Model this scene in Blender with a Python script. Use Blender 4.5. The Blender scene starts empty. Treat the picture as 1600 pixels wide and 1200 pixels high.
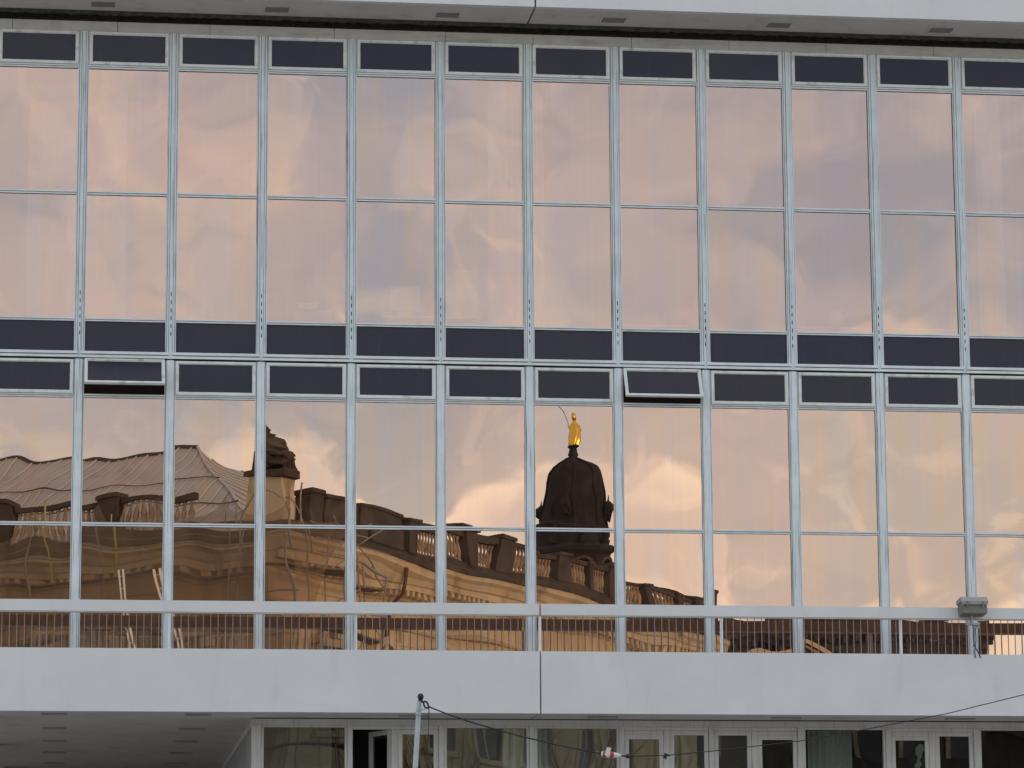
import bpy, bmesh, math, random
import numpy as np
from mathutils import Vector, Matrix
random.seed(7)
R = math.radians
S = bpy.context.scene
COL = S.collection

# ------------------------------------------------------------------ camera
CAM = Vector((-0.186, -56.677, 1.65))
YAW, PITCH, ROLL = R(7.431), R(10.42), R(-0.354)
fwd = Vector((math.sin(YAW) * math.cos(PITCH), math.cos(YAW) * math.cos(PITCH), math.sin(PITCH)))
rt = Vector((math.cos(YAW), -math.sin(YAW), 0))
up = rt.cross(fwd)
rt, up = rt * math.cos(ROLL) + up * math.sin(ROLL), up * math.cos(ROLL) - rt * math.sin(ROLL)
cd = bpy.data.cameras.new('camera')
cd.sensor_width = 36
cd.lens = 5418.6 / 1600 * 36
cd.clip_start, cd.clip_end = 0.5, 3000
cam = bpy.data.objects.new('camera', cd)
COL.objects.link(cam)
cam.matrix_world = Matrix(((rt.x, up.x, -fwd.x, CAM.x), (rt.y, up.y, -fwd.y, CAM.y), (rt.z, up.z, -fwd.z, CAM.z), (0, 0, 0, 1)))
S.camera = cam

# ------------------------------------------------------------------ sky, sun, exposure
SUN_EL = R(9)
sun_from = Vector((0.60, 0.80, 0)).normalized()          # low evening sun behind the office block
S.view_settings.view_transform = 'Standard'
S.view_settings.look = 'None'
S.view_settings.gamma = 1
S.view_settings.exposure = 0.10
S.view_settings.use_curve_mapping = False
S.cycles.use_denoising = True
S.cycles.max_bounces = 7
S.cycles.sample_clamp_indirect = 6.0
S.cycles.transparent_max_bounces = 12
S.cycles.caustics_reflective = True
S.cycles.caustics_refractive = False


class NT:
    """tiny node-tree helper"""
    def __init__(s, tree):
        s.t = tree
        tree.nodes.clear()

    def n(s, typ, ins=None, **kw):
        nd = s.t.nodes.new(typ)
        for k, v in kw.items():
            setattr(nd, k, v)
        for k, v in (ins or {}).items():
            s.set(nd, k, v)
        return nd

    def set(s, nd, k, v):
        sock = nd.inputs[k]
        if isinstance(v, bpy.types.NodeSocket):
            s.t.links.new(v, sock)
        elif isinstance(v, bpy.types.Node):
            s.t.links.new(v.outputs[0], sock)
        else:
            if isinstance(v, (tuple, list)) and len(v) == 3 and sock.type == 'RGBA':
                v = (*v, 1)
            sock.default_value = v

    def math(s, op, a, b=0.0, clamp=False):
        return s.n('ShaderNodeMath', {0: a, 1: b}, operation=op, use_clamp=clamp).outputs[0]

    def vmul(s, a, b):
        return s.n('ShaderNodeVectorMath', {0: a, 1: b}, operation='MULTIPLY').outputs[0]

    def vadd(s, a, b):
        return s.n('ShaderNodeVectorMath', {0: a, 1: b}, operation='ADD').outputs[0]

    def noise(s, vec, scale, detail=4, rough=0.5, dist=0.0):
        return s.n('ShaderNodeTexNoise', {'Vector': vec, 'Scale': scale, 'Detail': detail, 'Roughness': rough, 'Distortion': dist}).outputs[0]

    def ramp(s, f, lo, hi, a=0.0, b=1.0, smooth=True):
        return s.n('ShaderNodeMapRange', {0: f, 1: lo, 2: hi, 3: a, 4: b}, interpolation_type='SMOOTHSTEP' if smooth else 'LINEAR').outputs[0]

    def mix(s, f, a, b):
        nd = s.n('ShaderNodeMix', data_type='RGBA')
        s.set(nd, 0, f)
        s.set(nd, 6, a)
        s.set(nd, 7, b)
        return nd.outputs[2]


world = bpy.data.worlds.new('World')
S.world = world
world.use_nodes = True
w = NT(world.node_tree)
sky = w.n('ShaderNodeTexSky', sky_type='NISHITA', sun_disc=False, sun_elevation=SUN_EL,
          sun_rotation=math.atan2(sun_from.x, sun_from.y), altitude=100, air_density=1.0, dust_density=1.5, ozone_density=1.5)
blue = w.n('ShaderNodeMix', data_type='RGBA', blend_type='MULTIPLY')
w.set(blue, 0, 1.0); w.set(blue, 6, sky.outputs[0]); w.set(blue, 7, (0.10, 0.10, 0.10))
d = w.n('ShaderNodeTexCoord').outputs['Generated']
z = w.n('ShaderNodeSeparateXYZ', {0: d}).outputs[2]
# high soft evening cloud
hi1 = w.noise(w.vadd(w.vmul(d, (1, 1, 1.7)), (3.1, 0.4, 1.2)), 9.5, 4, 0.52, 0.0)
hi2 = w.noise(w.vadd(w.vmul(d, (1, 1, 1.5)), (0.3, 5.2, 2.7)), 17, 4, 0.5, 1.5)
hi3 = w.noise(w.vadd(w.vmul(d, (1.0, 1, 2.6)), (7.3, 1.1, 0.2)), 13, 3, 0.5, 0.8)
HI = w.mix(w.ramp(hi1, 0.36, 0.64), (0.60, 0.705, 0.88), (0.92, 0.91, 0.96))
HI = w.mix(w.ramp(hi2, 0.54, 0.76, 0, 0.55), HI, (1.20, 1.12, 0.92))
HI = w.mix(w.ramp(hi3, 0.50, 0.72, 0, 0.65), HI, (0.57, 0.68, 0.82))
skyc = w.mix(0.86, blue.outputs[2], HI)
# warmer haze towards the skyline
skyc = w.mix(w.ramp(z, 0.06, 0.235, 0.62, 0.0), skyc, (1.22, 1.14, 0.91))
# cumulus heads low in the sky: a skyline of cloud tops (degrees of elevation against azimuth) roughened by noise
sep = w.n('ShaderNodeSeparateXYZ', {0: d})
az = w.math('MULTIPLY', w.math('ARCTAN2', sep.outputs[0], w.math('MULTIPLY', sep.outputs[1], -1.0)), 57.2958)
el = w.math('MULTIPLY', w.math('ARCSINE', z), 57.2958)
fc = w.n('ShaderNodeFloatCurve', {'Value': w.ramp(az, -12, 28, 0, 1, smooth=False)})
tops = [(-12, 7.0), (-8, 8.2), (-4, 6.6), (1.5, 7.8), (3.6, 9.5), (4.4, 9.3), (5.4, 8.6), (6.0, 7.9), (6.6, 8.6), (7.9, 9.1), (9.0, 9.3), (9.9, 9.1), (10.6, 8.3),
        (11.2, 6.7), (12.2, 6.2), (13.4, 6.75), (14.2, 6.2), (15.8, 6.9), (18, 8.0), (22, 6.4), (28, 7.0)]
cv = fc.mapping.curves[0]
cv.points[0].location = (0, 0.70)
cv.points[1].location = (1, 0.70)
for a_, e_ in tops[1:-1]:
    cv.points.new((a_ + 12) / 40, e_ / 10)
fc.mapping.update()
cu = w.noise(w.vadd(w.vmul(d, (1, 1, 1.15)), (1.7, 2.9, 0.6)), 30, 5, 0.55, 0.35)
topel = w.math('MULTIPLY', fc.outputs[0], 10.0)
dens = w.math('ADD', w.math('SUBTRACT', topel, el), w.math('MULTIPLY', w.math('SUBTRACT', cu, 0.5), 2.4))
cumask = w.ramp(dens, -0.10, 0.28)
core = w.mix(w.ramp(dens, 0.1, 1.5), (1.62, 1.48, 1.22), (1.34, 1.22, 1.04))
core = w.mix(w.ramp(hi2, 0.44, 0.60, 0.7, 0), core, (1.06, 0.98, 0.94))
skyc = w.mix(w.math('MULTIPLY', cumask, 0.85), skyc, core)
# thin lit veils above the heads
veil = w.noise(w.vadd(w.vmul(d, (1, 1, 1.2)), (6.1, 3.3, 9.2)), 22, 4, 0.55, 2.2)
skyc = w.mix(w.math('MULTIPLY', w.ramp(veil, 0.53, 0.68, 0, 0.55), w.ramp(el, 6.0, 11.0, 1.0, 0.25)), skyc, (1.40, 1.28, 1.06))
bg = w.n('ShaderNodeBackground', {'Color': skyc, 'Strength': 1.0})
w.n('ShaderNodeOutputWorld', {'Surface': bg})

sl = bpy.data.lights.new('sun', 'SUN')
sl.energy = 1.25
sl.angle = R(11)
sl.color = (1.0, 0.80, 0.58)
so = bpy.data.objects.new('sun', sl)
COL.objects.link(so)
so.rotation_euler = (-(sun_from * math.cos(SUN_EL) + Vector((0, 0, math.sin(SUN_EL))))).to_track_quat('-Z', 'Y').to_euler()
so.location = (0, 0, 80)


# ------------------------------------------------------------------ materials
def material(name):
    m = bpy.data.materials.new(name)
    m.use_nodes = True
    return m, NT(m.node_tree)


def finish(t, shader, disp=None):
    t.n('ShaderNodeOutputMaterial', {'Surface': shader})


def surf(name, base, rough=0.6, var=0.15, scale=2.0, dirt=None, dirt_amt=0.0, dirt_scale=(1, 1, 1), dirt_lo=0.5, dirt_hi=0.75,
         metallic=0.0, bump=0.0, bump_scale=40, spec=0.5, detail=6):
    m, t = material(name)
    pos = t.n('ShaderNodeNewGeometry').outputs['Position']
    n1 = t.noise(pos, scale, detail, 0.55)
    dk = tuple(c * (1 - var) for c in base)
    lt = tuple(min(1, c * (1 + var)) for c in base)
    col = t.mix(t.ramp(n1, 0.3, 0.7, smooth=False), dk, lt)
    if dirt:
        n2 = t.noise(t.vmul(pos, dirt_scale), 1.0, 6, 0.6)
        col = t.mix(t.ramp(n2, dirt_lo, dirt_hi, 0, dirt_amt), col, dirt)
    ins = {'Base Color': col, 'Roughness': rough, 'Metallic': metallic, 'Specular IOR Level': spec}
    if bump:
        b = t.n('ShaderNodeBump', {'Strength': bump, 'Distance': 0.01, 'Height': t.noise(pos, bump_scale, 4, 0.6)})
        ins['Normal'] = b
    finish(t, t.n('ShaderNodeBsdfPrincipled', ins))
    return m


M = {}
M['frame'] = surf('painted_frame', (0.78, 0.86, 0.88), 0.42, 0.07, 3.0, (0.20, 0.21, 0.21), 0.85, (42, 42, 0.9), 0.53, 0.70)
M['frame_h'] = surf('painted_transom', (0.79, 0.86, 0.87), 0.42, 0.08, 3.0, (0.24, 0.24, 0.22), 0.6, (3, 30, 45), 0.55, 0.76)
M['frame_low'] = surf('ground_floor_frame', (0.60, 0.61, 0.59), 0.5, 0.08, 3.0, (0.30, 0.29, 0.26), 0.6, (30, 30, 2), 0.5, 0.75)
M['frame_s'] = surf('painted_sash', (0.78, 0.83, 0.80), 0.42, 0.07, 4.0, (0.33, 0.33, 0.30), 0.6, (5, 5, 5), 0.52, 0.75)
M['back_tint'] = surf('handrail_back_brown', (0.44, 0.32, 0.24), 0.7, 0.2, 3.0)
M['fixture'] = surf('grey_fixture', (0.27, 0.26, 0.24), 0.7, 0.1, 6.0)
M['fixture_pale'] = surf('pale_fixture', (0.40, 0.38, 0.35), 0.7, 0.1, 6.0)
M['gasket_shade'] = surf('gasket_groove_shade', (0.23, 0.23, 0.22), 0.8, 0.25, 9.0)
M['fascia'] = surf('rendered_fascia', (0.765, 0.79, 0.785), 0.8, 0.035, 1.3, (0.50, 0.50, 0.49), 0.22, (3, 3, 0.7), 0.55, 0.8, bump=0.25, bump_scale=120)
M['soffit'] = surf('soffit_render', (0.72, 0.68, 0.62), 0.85, 0.06, 1.0, (0.30, 0.29, 0.25), 0.5, (2.5, 2.5, 2.5), 0.5, 0.8, bump=0.2, bump_scale=120)
M['lintel'] = surf('lintel_stone', (0.56, 0.56, 0.53), 0.85, 0.10, 4.0, (0.30, 0.29, 0.25), 0.6, (1.2, 9, 9), 0.5, 0.75)
M['moss_shade'] = surf('moss_and_gap_shade', (0.085, 0.085, 0.060), 0.95, 0.4, 9.0)
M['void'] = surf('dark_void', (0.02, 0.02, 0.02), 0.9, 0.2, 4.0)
M['steel'] = surf('galvanised_steel', (0.42, 0.46, 0.48), 0.45, 0.12, 9.0, metallic=0.35)
M['rod'] = surf('railing_rod', (0.30, 0.29, 0.28), 0.5, 0.1, 9.0)
M['black'] = surf('black_rubber', (0.018, 0.018, 0.022), 0.5, 0.2, 12.0)
M['red'] = surf('red_paint', (0.50, 0.05, 0.06), 0.4, 0.1, 12.0)
M['white'] = surf('white_ceramic', (0.78, 0.78, 0.76), 0.3, 0.06, 12.0)
M['flood'] = surf('floodlight_housing', (0.20, 0.20, 0.17), 0.55, 0.15, 8.0, (0.10, 0.09, 0.07), 0.5, (8, 8, 8))
M['flood_lid'] = surf('floodlight_lid', (0.40, 0.41, 0.39), 0.5, 0.1, 8.0)
M['inner_wall'] = surf('inner_wall', (0.62, 0.58, 0.56), 0.9, 0.05, 1.0)
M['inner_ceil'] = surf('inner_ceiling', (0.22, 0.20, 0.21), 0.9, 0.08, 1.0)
M['inner_floor'] = surf('inner_floor', (0.18, 0.13, 0.10), 0.7, 0.15, 2.0)
M['curtain'] = surf('curtain_cloth', (0.74, 0.71, 0.68), 0.9, 0.06, 3.0, (0.6, 0.57, 0.54), 0.5, (9, 9, 0.5))
M['curtain_low'] = surf('green_curtain_cloth', (0.60, 0.66, 0.62), 0.9, 0.08, 3.0, (0.40, 0.46, 0.43), 0.6, (9, 9, 0.5))
M['pale'] = surf('pale_laminate', (0.82, 0.80, 0.76), 0.6, 0.05, 3.0)
M['carton'] = surf('carton', (0.66, 0.56, 0.44), 0.8, 0.1, 3.0)
M['radiator'] = surf('radiator_enamel', (0.80, 0.76, 0.70), 0.4, 0.05, 3.0)
M['ground'] = surf('plaza_paving', (0.36, 0.345, 0.33), 0.85, 0.2, 0.35, (0.26, 0.25, 0.24), 0.6, (0.08, 0.08, 0.08), bump=0.3, bump_scale=6)
M['asphalt'] = surf('asphalt', (0.05, 0.05, 0.052), 0.9, 0.2, 0.8, bump=0.4, bump_scale=30)
M['kerb'] = surf('kerb_stone', (0.30, 0.29, 0.28), 0.85, 0.15, 3.0)
# the old buildings
M['cream'] = surf('cream_sandstone', (0.58, 0.45, 0.25), 0.9, 0.14, 0.7, (0.27, 0.20, 0.12), 0.55, (0.5, 0.5, 0.18), 0.50, 0.75)
M['trim'] = surf('pale_sandstone_trim', (0.60, 0.48, 0.29), 0.9, 0.14, 1.0, (0.12, 0.09, 0.06), 0.65, (0.9, 0.9, 0.5), 0.50, 0.72)
M['soot'] = surf('sooted_sandstone', (0.070, 0.055, 0.042), 0.92, 0.4, 1.3, (0.19, 0.14, 0.09), 0.55, (1.4, 1.4, 0.9), 0.55, 0.75)
M['balu'] = surf('baluster_sandstone', (0.36, 0.27, 0.17), 0.9, 0.3, 2.2, (0.10, 0.075, 0.05), 0.6, (2, 2, 2), 0.5, 0.7)
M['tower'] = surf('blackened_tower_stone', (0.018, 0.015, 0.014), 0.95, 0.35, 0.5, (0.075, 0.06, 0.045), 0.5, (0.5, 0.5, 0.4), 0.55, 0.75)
M['roof'] = surf('weathered_roof_metal', (0.46, 0.42, 0.36), 0.6, 0.10, 0.5, (0.20, 0.17, 0.14), 0.5, (0.6, 0.6, 0.6), 0.5, 0.75)
M['seam'] = surf('roof_seam', (0.50, 0.47, 0.42), 0.55, 0.1, 1.0)
M['seam_dark'] = surf('snow_guard', (0.10, 0.085, 0.07), 0.6, 0.1, 1.0)
M['pipe'] = surf('rusty_copper_pipe', (0.13, 0.055, 0.035), 0.6, 0.25, 2.0)
M['oldwin'] = surf('dark_window_glass', (0.03, 0.028, 0.026), 0.12, 0.3, 1.0)
M['oldframe'] = surf('window_timber', (0.55, 0.50, 0.42), 0.6, 0.1, 2.0)
M['scaf'] = surf('scaffold_tube', (0.26, 0.25, 0.23), 0.5, 0.2, 3.0)
M['scafy'] = surf('yellow_scaffold_tube', (0.42, 0.40, 0.10), 0.5, 0.15, 3.0)
M['plank'] = surf('scaffold_plank', (0.20, 0.15, 0.10), 0.85, 0.25, 3.0)
M['alu'] = surf('pale_rails', (0.82, 0.78, 0.70), 0.5, 0.1, 3.0)
M['bark'] = surf('tree_bark', (0.055, 0.046, 0.038), 0.95, 0.3, 3.0)
M['gold'] = surf('gilding', (0.95, 0.60, 0.10), 0.34, 0.10, 4.0, metallic=0.85)
M['patch'] = surf('pale_patch', (0.70, 0.80, 0.74), 0.7, 0.08, 6.0)


def glassmat(name, refl, trans, fac, rough=0.0, grime=0.0):
    m, t = material(name)
    pos = t.n('ShaderNodeNewGeometry').outputs['Position']
    n = t.noise(t.vmul(pos, (2.0, 2.0, 0.8)), 1.0, 5, 0.55)
    rc = t.mix(t.ramp(n, 0.3, 0.7), tuple(c * (1 - grime) for c in refl), refl)
    g = t.n('ShaderNodeBsdfGlossy', {'Color': rc, 'Roughness': rough})
    tr = t.n('ShaderNodeBsdfTransparent', {'Color': trans})
    mx = t.n('ShaderNodeMixShader', {0: fac, 1: tr, 2: g})
    finish(t, mx)
    return m




def mirrormat():
    """bronze coated glass: the coating drifts from pane to pane and in soft vertical bands from the coating line"""
    m, t = material('bronze_mirror_glass')
    pos = t.n('ShaderNodeNewGeometry').outputs['Position']
    rnd = t.n('ShaderNodeObjectInfo').outputs['Random']
    off = t.n('ShaderNodeCombineXYZ', {0: t.math('MULTIPLY', rnd, 37.0)}).outputs[0]
    band = t.noise(t.vadd(t.vmul(pos, (2.6, 0.0, 0.10)), off), 1.0, 3, 0.55)
    fine = t.noise(t.vadd(t.vmul(pos, (16.0, 0.0, 0.25)), off), 1.0, 2, 0.5)
    rc = t.mix(t.ramp(band, 0.32, 0.68), (0.88, 0.715, 0.64), (0.965, 0.715, 0.555))
    rc = t.mix(t.math('MULTIPLY', rnd, 0.55), rc, (0.95, 0.665, 0.59))
    rc = t.mix(t.ramp(fine, 0.45, 0.70, 0, 0.22), rc, (0.98, 0.79, 0.62))
    g = t.n('ShaderNodeBsdfGlossy', {'Color': rc, 'Roughness': 0.0})
    tr = t.n('ShaderNodeBsdfTransparent', {'Color': (0.90, 0.79, 0.74)})
    finish(t, t.n('ShaderNodeMixShader', {0: 0.61, 1: tr, 2: g}))
    return m


M['mirror'] = mirrormat()
M['clear'] = glassmat('ground_floor_glass', (0.66, 0.78, 0.84), (0.72, 0.74, 0.72), 0.14, 0.0, 0.1)


def spandrel():
    m, t = material('navy_spandrel_glass')
    pos = t.n('ShaderNodeNewGeometry').outputs['Position']
    n = t.noise(t.vmul(pos, (1.1, 1.1, 0.8)), 1.0, 3, 0.5)
    rnd = t.n('ShaderNodeObjectInfo').outputs['Random']
    col = t.mix(t.ramp(n, 0.35, 0.65), (0.010, 0.017, 0.042), (0.022, 0.020, 0.040))
    col = t.mix(t.math('MULTIPLY', rnd, 0.6), col, (0.030, 0.026, 0.040))
    sm = t.noise(t.vmul(pos, (9.0, 1.0, 0.5)), 1.0, 4, 0.6)
    col = t.mix(t.ramp(sm, 0.55, 0.80, 0, 0.25), col, (0.07, 0.07, 0.085))
    finish(t, t.n('ShaderNodeBsdfPrincipled', {'Base Color': col, 'Roughness': 0.10, 'IOR': 1.42}))
    return m


M['navy'] = spandrel()


def netmat():
    m, t = material('scaffold_net')
    pos = t.n('ShaderNodeNewGeometry').outputs['Position']
    n = t.noise(pos, 0.6, 5, 0.6)
    dcol = t.mix(n, (0.20, 0.15, 0.10), (0.34, 0.27, 0.19))
    di = t.n('ShaderNodeBsdfDiffuse', {'Color': dcol})
    tr = t.n('ShaderNodeBsdfTransparent', {'Color': (0.95, 0.93, 0.9)})
    finish(t, t.n('ShaderNodeMixShader', {0: t.ramp(n, 0.25, 0.75, 0.25, 0.52), 1: tr, 2: di}))
    return m


M['net'] = netmat()


# ------------------------------------------------------------------ mesh helpers
class MB:
    def __init__(s):
        s.v = []
        s.f = []

    def add(s, vs, fs):
        o = len(s.v)
        s.v += [tuple(p) for p in vs]
        s.f += [tuple(i + o for i in f) for f in fs]
        return s

    def box(s, x0, x1, y0, y1, z0, z1):
        return s.add([(x0, y0, z0), (x1, y0, z0), (x1, y1, z0), (x0, y1, z0), (x0, y0, z1), (x1, y0, z1), (x1, y1, z1), (x0, y1, z1)],
                     [(0, 3, 2, 1), (4, 5, 6, 7), (0, 1, 5, 4), (1, 2, 6, 5), (2, 3, 7, 6), (3, 0, 4, 7)])

    def prism(s, prof, a, b, axis):
        """closed 2-D profile (ccw seen from +axis) extruded from a to b"""
        n = len(prof)
        def P(p, t):
            return {'x': (t, p[0], p[1]), 'y': (p[0], t, p[1]), 'z': (p[0], p[1], t)}[axis]
        vs = [P(p, a) for p in prof] + [P(p, b) for p in prof]
        fs = [(i, (i + 1) % n, (i + 1) % n + n, i + n) for i in range(n)]
        fs += [tuple(range(n))[::-1], tuple(range(n, 2 * n))]
        return s.add(vs, fs)

    def tube(s, pts, r, n=6, caps=True):
        pts = [Vector(p) for p in pts]
        rs = r if isinstance(r, (list, tuple)) else [r] * len(pts)
        vs, fs = [], []
        for i, p in enumerate(pts):
            dirv = (pts[min(i + 1, len(pts) - 1)] - pts[max(i - 1, 0)]).normalized()
            a = dirv.orthogonal().normalized() if abs(dirv.z) > 0.999 or i == 0 and False else dirv.cross(Vector((0.123, 0.456, 0.881))).normalized()
            b = dirv.cross(a)
            for k in range(n):
                th = 2 * math.pi * k / n
                vs.append(p + (a * math.cos(th) + b * math.sin(th)) * rs[i])
        for i in range(len(pts) - 1):
            for k in range(n):
                k2 = (k + 1) % n
                fs.append((i * n + k, i * n + k2, (i + 1) * n + k2, (i + 1) * n + k))
        if caps:
            fs.append(tuple(range(n))[::-1])
            fs.append(tuple(range((len(pts) - 1) * n, len(pts) * n)))
        return s.add(vs, fs)

    def lathe(s, prof, n=12, c=(0, 0, 0), ph=0.0):
        """profile [(r,z)...] from bottom to top"""
        vs, fs = [], []
        for r, zz in prof:
            for k in range(n):
                th = 2 * math.pi * k / n + ph
                vs.append((c[0] + r * math.cos(th), c[1] + r * math.sin(th), c[2] + zz))
        for i in range(len(prof) - 1):
            for k in range(n):
                k2 = (k + 1) % n
                fs.append((i * n + k, i * n + k2, (i + 1) * n + k2, (i + 1) * n + k))
        fs.append(tuple(range(n))[::-1])
        fs.append(tuple(range((len(prof) - 1) * n, len(prof) * n)))
        return s.add(vs, fs)

    def mesh(s, name, smooth=False):
        me = bpy.data.meshes.new(name)
        me.from_pydata(s.v, [], s.f)
        bm = bmesh.new()
        bm.from_mesh(me)
        bmesh.ops.recalc_face_normals(bm, faces=bm.faces)
        bm.to_mesh(me)
        bm.free()
        if smooth:
            for p in me.polygons:
                p.use_smooth = True
        return me


WL = {}


def tag(o, label=None, cat=None, group=None, kind=None):
    for k, v in (('label', label), ('category', cat), ('group', group), ('kind', kind)):
        if v:
            o[k] = v
    return o


def thing(name, label, cat, loc=(0, 0, 0), rz=0.0, group=None):
    o = bpy.data.objects.new(name, None)
    COL.objects.link(o)
    o.empty_display_size = 0.3
    o.location = loc
    o.rotation_euler = (0, 0, rz)
    WL[o.name] = Vector(loc)
    return tag(o, label, cat, group)


def obj(name, mesh, mat, parent=None, loc=(0, 0, 0), rot=(0, 0, 0), local=False, smooth=False):
    """loc is a world position unless local (then in the parent's own frame)"""
    if isinstance(mesh, MB):
        mesh = mesh.mesh(name, smooth)
    if mat and not mesh.materials:
        mesh.materials.append(M[mat])
    o = bpy.data.objects.new(name, mesh)
    COL.objects.link(o)
    loc = Vector(loc)
    WL[o.name] = loc
    o.rotation_euler = rot
    if parent:
        o.parent = parent
        o.location = loc if local else loc - WL[parent.name]
    else:
        o.location = loc
    return o


CACHE = {}


def boxmesh(key, sx, sy, sz, mat):
    """box centred on its origin, cached by size and material so that alike pieces share mesh data"""
    k = (round(sx, 4), round(sy, 4), round(sz, 4), mat)
    if k not in CACHE:
        me = MB().box(-sx / 2, sx / 2, -sy / 2, sy / 2, -sz / 2, sz / 2).mesh(key)
        me.materials.append(M[mat])
        CACHE[k] = me
    return CACHE[k]


def bx(name, x0, x1, y0, y1, z0, z1, mat, parent=None, local=False):
    return obj(name, boxmesh(name, x1 - x0, y1 - y0, z1 - z0, mat), None, parent,
               ((x0 + x1) / 2, (y0 + y1) / 2, (z0 + z1) / 2), local=local)


# ------------------------------------------------------------------ ground
g = MB()
g.add([(-900, -900, 0), (900, -900, 0), (900, 900, 0), (-900, 900, 0)], [(0, 1, 2, 3)])
tag(obj('ground', g, 'ground'), kind='structure')
g = MB()
g.add([(-300, -34, 0.004), (300, -34, 0.004), (300, -22, 0.004), (-300, -22, 0.004)], [(0, 1, 2, 3)])
tag(obj('road', g, 'asphalt'), kind='structure')
for yy in (-34.15, -22.0):
    tag(bx('kerb', -300, 300, yy, yy + 0.15, 0.0, 0.12, 'kerb'), kind='structure')

# ------------------------------------------------------------------ office block with mirror glass
OFF = thing('office_building', 'modern office block with white frames and bronze mirror glass reflecting an old palace', 'building', (7.5, 0, 0))
SP = 1.5
B0, B1 = -3, 12                      # bays from mullion B0 to mullion B1+1
XL, XR = B0 * SP, (B1 + 1) * SP
HW = 0.088                           # half width of a mullion between panes
rng = np.random.default_rng(11)


def pane_mesh(name, wd, ht, slope, tilt, bow, nx=18, nz=24):
    """a real sheet of float glass: very slightly bowed and rippled"""
    xs = np.linspace(-wd / 2, wd / 2, nx + 1)
    zs = np.linspace(-ht / 2, ht / 2, nz + 1)
    X, Z = np.meshgrid(xs, zs)
    Y = np.zeros_like(X)
    for _ in range(6):
        lam = rng.uniform(0.55, 2.0)
        th = rng.uniform(-0.75, 0.75) + (math.pi / 2 if rng.random() < 0.45 else 0)
        k = 2 * math.pi / lam
        Y += slope * rng.uniform(0.3, 1.0) / k * np.sin(k * (X * math.cos(th) + Z * math.sin(th)) + rng.uniform(0, 6.28))
    Y += rng.normal(0, tilt) * X + rng.normal(0, tilt) * Z
    Y += bow * rng.uniform(-1, 1) * (X / wd) ** 2 * wd + bow * rng.uniform(-1, 1) * (Z / ht) ** 2 * ht
    me = bpy.data.meshes.new(name)
    vs = np.stack([X, Y, Z], -1).reshape(-1, 3)
    n1 = nx + 1
    fs = [(j * n1 + i, j * n1 + i + 1, (j + 1) * n1 + i + 1, (j + 1) * n1 + i) for j in range(nz) for i in range(nx)]
    me.from_pydata(vs.tolist(), [], fs)
    for p in me.polygons:
        p.use_smooth = True
    return me


def mullion_profile(hw):
    half = [(hw, 0.06), (hw, -0.030), (hw - 0.016, -0.030), (hw - 0.016, -0.012), (hw - 0.024, -0.012), (hw - 0.024, -0.048),
            (0.036, -0.048), (0.036, -0.034), (0.028, -0.034), (0.028, -0.070), (0.010, -0.070), (0.010, -0.060)]
    return half + [(-x, y) for x, y in half[::-1]]


def darken(me, prof, test):  # gasket lines, plus groove and underside shade put into the colour
    me.materials.append(M['gasket_shade'])
    for p in me.polygons:
        c = p.center
        if len(p.vertices) == 4 and test(c):
            p.material_index = 1


def mull(name, z0, z1, hw=HW, mat='frame', prof=None):
    k = ('m', name, z0, z1, hw, mat)
    if k not in CACHE:
        me = MB().prism((prof or mullion_profile)(hw), 0, z1 - z0, 'z').mesh(name)
        me.materials.append(M[mat])
        darken(me, prof, lambda c: (abs(c.x) < hw - 0.012 and abs(c.y - (-0.012 if prof is None else -0.010)) < 0.001) or abs(c.y + 0.034) < 0.0005 and abs(c.x) < 0.04 or abs(abs(c.x) - hw) < 0.0005)
        CACHE[k] = me
    return CACHE[k]


def flat_profile(hw):
    half = [(hw, 0.06), (hw, -0.026), (hw - 0.014, -0.026), (hw - 0.014, -0.010), (hw - 0.022, -0.010), (hw - 0.022, -0.044),
            (0.052, -0.044), (0.052, -0.056), (0.020, -0.056)]
    return half + [(-x, y) for x, y in half[::-1]]


ZT, ZS, ZB = 18.05, 12.474, 6.90     # frame head, storey line, balcony floor
for k in range(B0, B1 + 2):
    x = k * SP
    m_up = obj('mullion', mull('mullion', ZS, ZT), None, OFF, (x, 0, ZS))
    for q in range(6):               # drainage slots near the foot of each upper mullion
        bx('drain_slot', x - 0.004, x + 0.012, -0.064, -0.058, 12.86 + q * 0.135, 12.86 + q * 0.135 + 0.062, 'void', m_up)
    obj('mullion', mull('lower_mullion', ZB, ZS - 0.022, HW, 'frame', flat_profile), None, OFF, (x, 0.004, ZB))


def transom(x0, x1, z0, z1, y0=-0.022, mat='frame_h'):
    """transom with a shadow groove between two beads"""
    h = z1 - z0
    k = ('t', round(x1 - x0, 3), round(h, 3), y0, mat)
    if k not in CACHE:
        pr = [(0.05, 0), (y0, 0), (y0, h * 0.40), (y0 + 0.014, h * 0.44), (y0 + 0.014, h * 0.56), (y0 - 0.012, h * 0.58), (y0 - 0.012, h), (0.05, h)]
        me = MB().prism(pr, -(x1 - x0) / 2, (x1 - x0) / 2, 'x').mesh('transom')
        me.materials.append(M[mat])
        darken(me, pr, lambda c: abs(c.y - y0 - 0.014) < 0.0005 or c.z < 0.001)
        CACHE[k] = me
    return obj('transom', CACHE[k], None, OFF, ((x0 + x1) / 2, 0, z0))


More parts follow.
